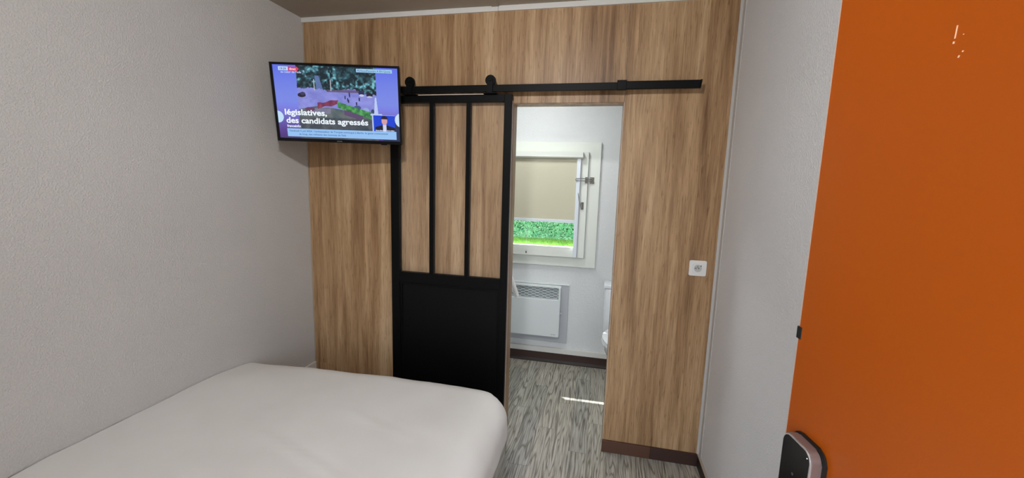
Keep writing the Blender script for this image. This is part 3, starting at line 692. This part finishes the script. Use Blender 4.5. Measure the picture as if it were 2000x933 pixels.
# plate needs a well: a dark-shaded grey disc slightly proud stands for its bottom
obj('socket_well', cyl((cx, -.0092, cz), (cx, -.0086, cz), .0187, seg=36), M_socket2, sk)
obj('contact_hole', cyl((cx - .0095, -.0100, cz), (cx - .0095, -.0090, cz), .0026, seg=14), M_dark, sk)
obj('contact_hole', cyl((cx + .0045, -.0100, cz), (cx + .0045, -.0090, cz), .0026, seg=14), M_dark, sk)
obj('earth_pin', cyl((cx - .002, -.0165, cz + .0085), (cx - .002, -.0090, cz + .0085), .0024, .0018, 12), M_brass, sk, smooth=40)
obj('voltage_mark', prism([(cx + .010, -.0128, cz + .0125), (cx + .014, -.0128, cz + .0175), (cx + .0175, -.0128, cz + .013), (cx + .0145, -.0128, cz + .0105)], (0, .0004, 0)), M_dark, sk)

# ================================================================ RADIATOR
rd = root('radiator', (1.05, YB, .18), 'white electric panel radiator on the washroom wall below the window', 'radiator')
obj('back_plate', box(.58, 1.556, YB - .014, YB - .001, .180, .676, .002), M_radgrey, rd)
obj('plate_top', box(.58, 1.560, YB - .020, YB - .001, .676, .683, .001), M_rad, rd)
RY = 1.018
body = prism([(.64, YB - .016, .252), (.64, RY, .252), (.64, RY, .560), (.64, RY + .020, .566), (.64, YB - .016, .566)], (.855, 0, 0), bev=.003)
obj('front_cover', body, M_rad, rd)
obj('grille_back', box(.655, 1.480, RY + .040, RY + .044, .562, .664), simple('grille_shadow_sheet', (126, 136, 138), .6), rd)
obj('top_cover', box(.64, 1.497, RY + .012, YB - .016, .661, .672, .002), M_rad, rd)
obj('side_cheek', box(1.480, 1.496, RY + .006, YB - .016, .560, .664, .002), M_rad, rd)
obj('side_cheek', box(.64, .656, RY + .006, YB - .016, .560, .664, .002), M_rad, rd)
gl_ = bmesh.new()
for rw in range(8):                                       # punched louvres, staggered from row to row
    zz = .5715 + rw * .0112; off = .030 if rw % 2 else 0.0; xx = .657 + (0 if rw % 2 == 0 else -.03)
    while xx < 1.48:
        a = max(xx, .657); b = min(xx + .032, 1.479)
        if b - a > .006:
            yy = RY + .016 + rw * .0012
            prism([(a, yy, zz + .0012), (a, yy - .004, zz + .0042), (a, yy, zz + .0072), (a, yy + .003, zz + .0042)], (b - a, 0, 0), bm=gl_)
        xx += .060
    box(.657, 1.479, RY + .0225 + rw * .0012, RY + .024 + rw * .0012, zz - .0018, zz + .0018, bm=gl_)
gr_ = obj('grille', gl_, M_rad, rd); gr_['kind'] = 'stuff'
obj('thermostat_knob', cyl((1.4945, RY + .030, .447), (1.509, RY + .030, .447), .009, .007, 18), M_radgrey, rd, smooth=40)
rt = text_bm('Airelec', .012, width=.040); bmesh.ops.translate(rt, verts=rt.verts, vec=(1.430, RY - .0004, .268)); obj('maker_mark', rt, M_smoke, rd, center=False)

# ================================================================ TOILET
tl = root('toilet', (2.03, .85, 0), 'white ceramic toilet half hidden behind the right side of the doorway', 'toilet')
obj('cistern', box(1.842, 2.222, .925, YB - .002, .36, .718, .018, 4), M_ceramic, tl, smooth=40)
obj('cistern_lid', box(1.834, 2.230, .918, YB - .001, .718, .748, .008, 3), M_ceramic, tl, smooth=40)
obj('flush_button', cyl((2.03, 1.01, .748), (2.03, 1.01, .754), .022, seg=24), M_chrome, tl, smooth=40)
def bowl():
    bm = bmesh.new(); rings = []
    prof = [(.001, .118, .25, .79), (.03, .112, .24, .79), (.12, .098, .21, .79), (.22, .118, .22, .77), (.30, .160, .25, .72), (.36, .186, .275, .69), (.395, .190, .28, .685)]
    for z, rx, ry, cy in prof:
        rings.append([bm.verts.new((2.03 + rx * math.cos(a), cy + ry * math.sin(a) * (1.0 if math.sin(a) < 0 else .9), z)) for a in [2 * math.pi * i / 40 for i in range(40)]])
    for rx, ry, z in ((.150, .235, .395), (.135, .215, .33), (.06, .09, .22)):
        rings.append([bm.verts.new((2.03 + rx * math.cos(a), .685 + ry * math.sin(a), z)) for a in [2 * math.pi * i / 40 for i in range(40)]])
    for a, b in zip(rings, rings[1:]):
        for i in range(40): bm.faces.new((a[i], a[(i + 1) % 40], b[(i + 1) % 40], b[i]))
    bm.faces.new(rings[0][::-1]); bm.faces.new(rings[-1]); return bm
obj('bowl', bowl(), M_ceramic, tl, smooth=50)
def oval(z0, z1, rx, ry, cy):
    return prism([(2.03 + rx * math.cos(a), cy + ry * math.sin(a), z0) for a in [2 * math.pi * i / 40 for i in range(40)]], (0, 0, z1 - z0), bev=.004)
obj('seat', oval(.397, .412, .194, .250, .672), M_ceramic, tl, smooth=40)
obj('seat_lid', oval(.414, .432, .192, .246, .670), M_ceramic, tl, smooth=40)
for hx in (1.955, 2.105): obj('seat_hinge', cyl((hx - .015, .912, .420), (hx + .015, .912, .420), .008, seg=14), M_chrome, tl, smooth=40)

# ================================================================ TOWEL ON ITS PEG (its corner shows beside the doorway)
def towel():
    bm = bmesh.new()
    for k_, (dx, dz) in enumerate(((0, 0), (-.014, -.012))):
        pts = []
        for t in np.linspace(0, 1, 14):
            pts.append(Vector((1.098 + .088 * t + dx, .80 + .012 * k_ + .006 * math.sin(t * 3), .845 - .212 * t + dz)))
        prev = None
        for i, p in enumerate(pts):
            wdt = .017 - .004 * abs(i - 6) / 7
            ring = [bm.verts.new(p + Vector(((math.cos(a) * .86 * wdt), math.sin(a) * .010, math.cos(a) * .5 * wdt))) for a in [2 * math.pi * q_ / 10 for q_ in range(10)]]
            if prev:
                for q_ in range(10): bm.faces.new((prev[q_], prev[(q_ + 1) % 10], ring[(q_ + 1) % 10], ring[q_]))
            else: bm.faces.new(ring)
            prev = ring
        bm.faces.new(prev)
    return bm
tw0 = obj('towel', towel(), M_towel, smooth=60); tag(tw0, 'rolled corner of a white towel in front of the radiator grille', 'towel')
# a chrome rail carries it from the washroom's left side
tr0 = root('towel_rail', (.9, .80, .855), 'chrome towel rail hidden behind the sliding door side', 'rail')
obj('bar', tube([(.55, .812, .862), (1.105, .812, .862)], .008, 12), M_chrome, tr0, smooth=40)
obj('post', tube([(.60, .812, .862), (.60, YB, .862)], .008, 12), M_chrome, tr0, smooth=40)
obj('post', tube([(.99, .812, .862), (.99, YB, .862)], .008, 12), M_chrome, tr0, smooth=40)

# ================================================================ LAMP FIXTURES (outside the picture)
wl = root('room_ceiling_lamp', (1.42, -1.94, H), 'small white lamp on the ceiling near the entrance, behind the camera', 'lamp')
obj('lamp_body', box(1.31, 1.53, -2.01, -1.89, H - .03, H - .0005, .006), M_white, wl)
obj('lamp_diffuser', box(1.32, 1.52, -2.00, -1.95, H - .055, H - .03, .006), M_lamp, wl)
cl_ = root('washroom_ceiling_lamp', (1.25, .50, H), 'round white lamp on the washroom ceiling', 'lamp')
obj('lamp_base', cyl((1.25, .50, H - .03), (1.25, .50, H - .0005), .15, seg=40), M_white, cl_, smooth=40)
obj('lamp_diffuser', cyl((1.25, .50, H - .07), (1.25, .50, H - .03), .12, .145, seg=40), M_lampc, cl_, smooth=40)
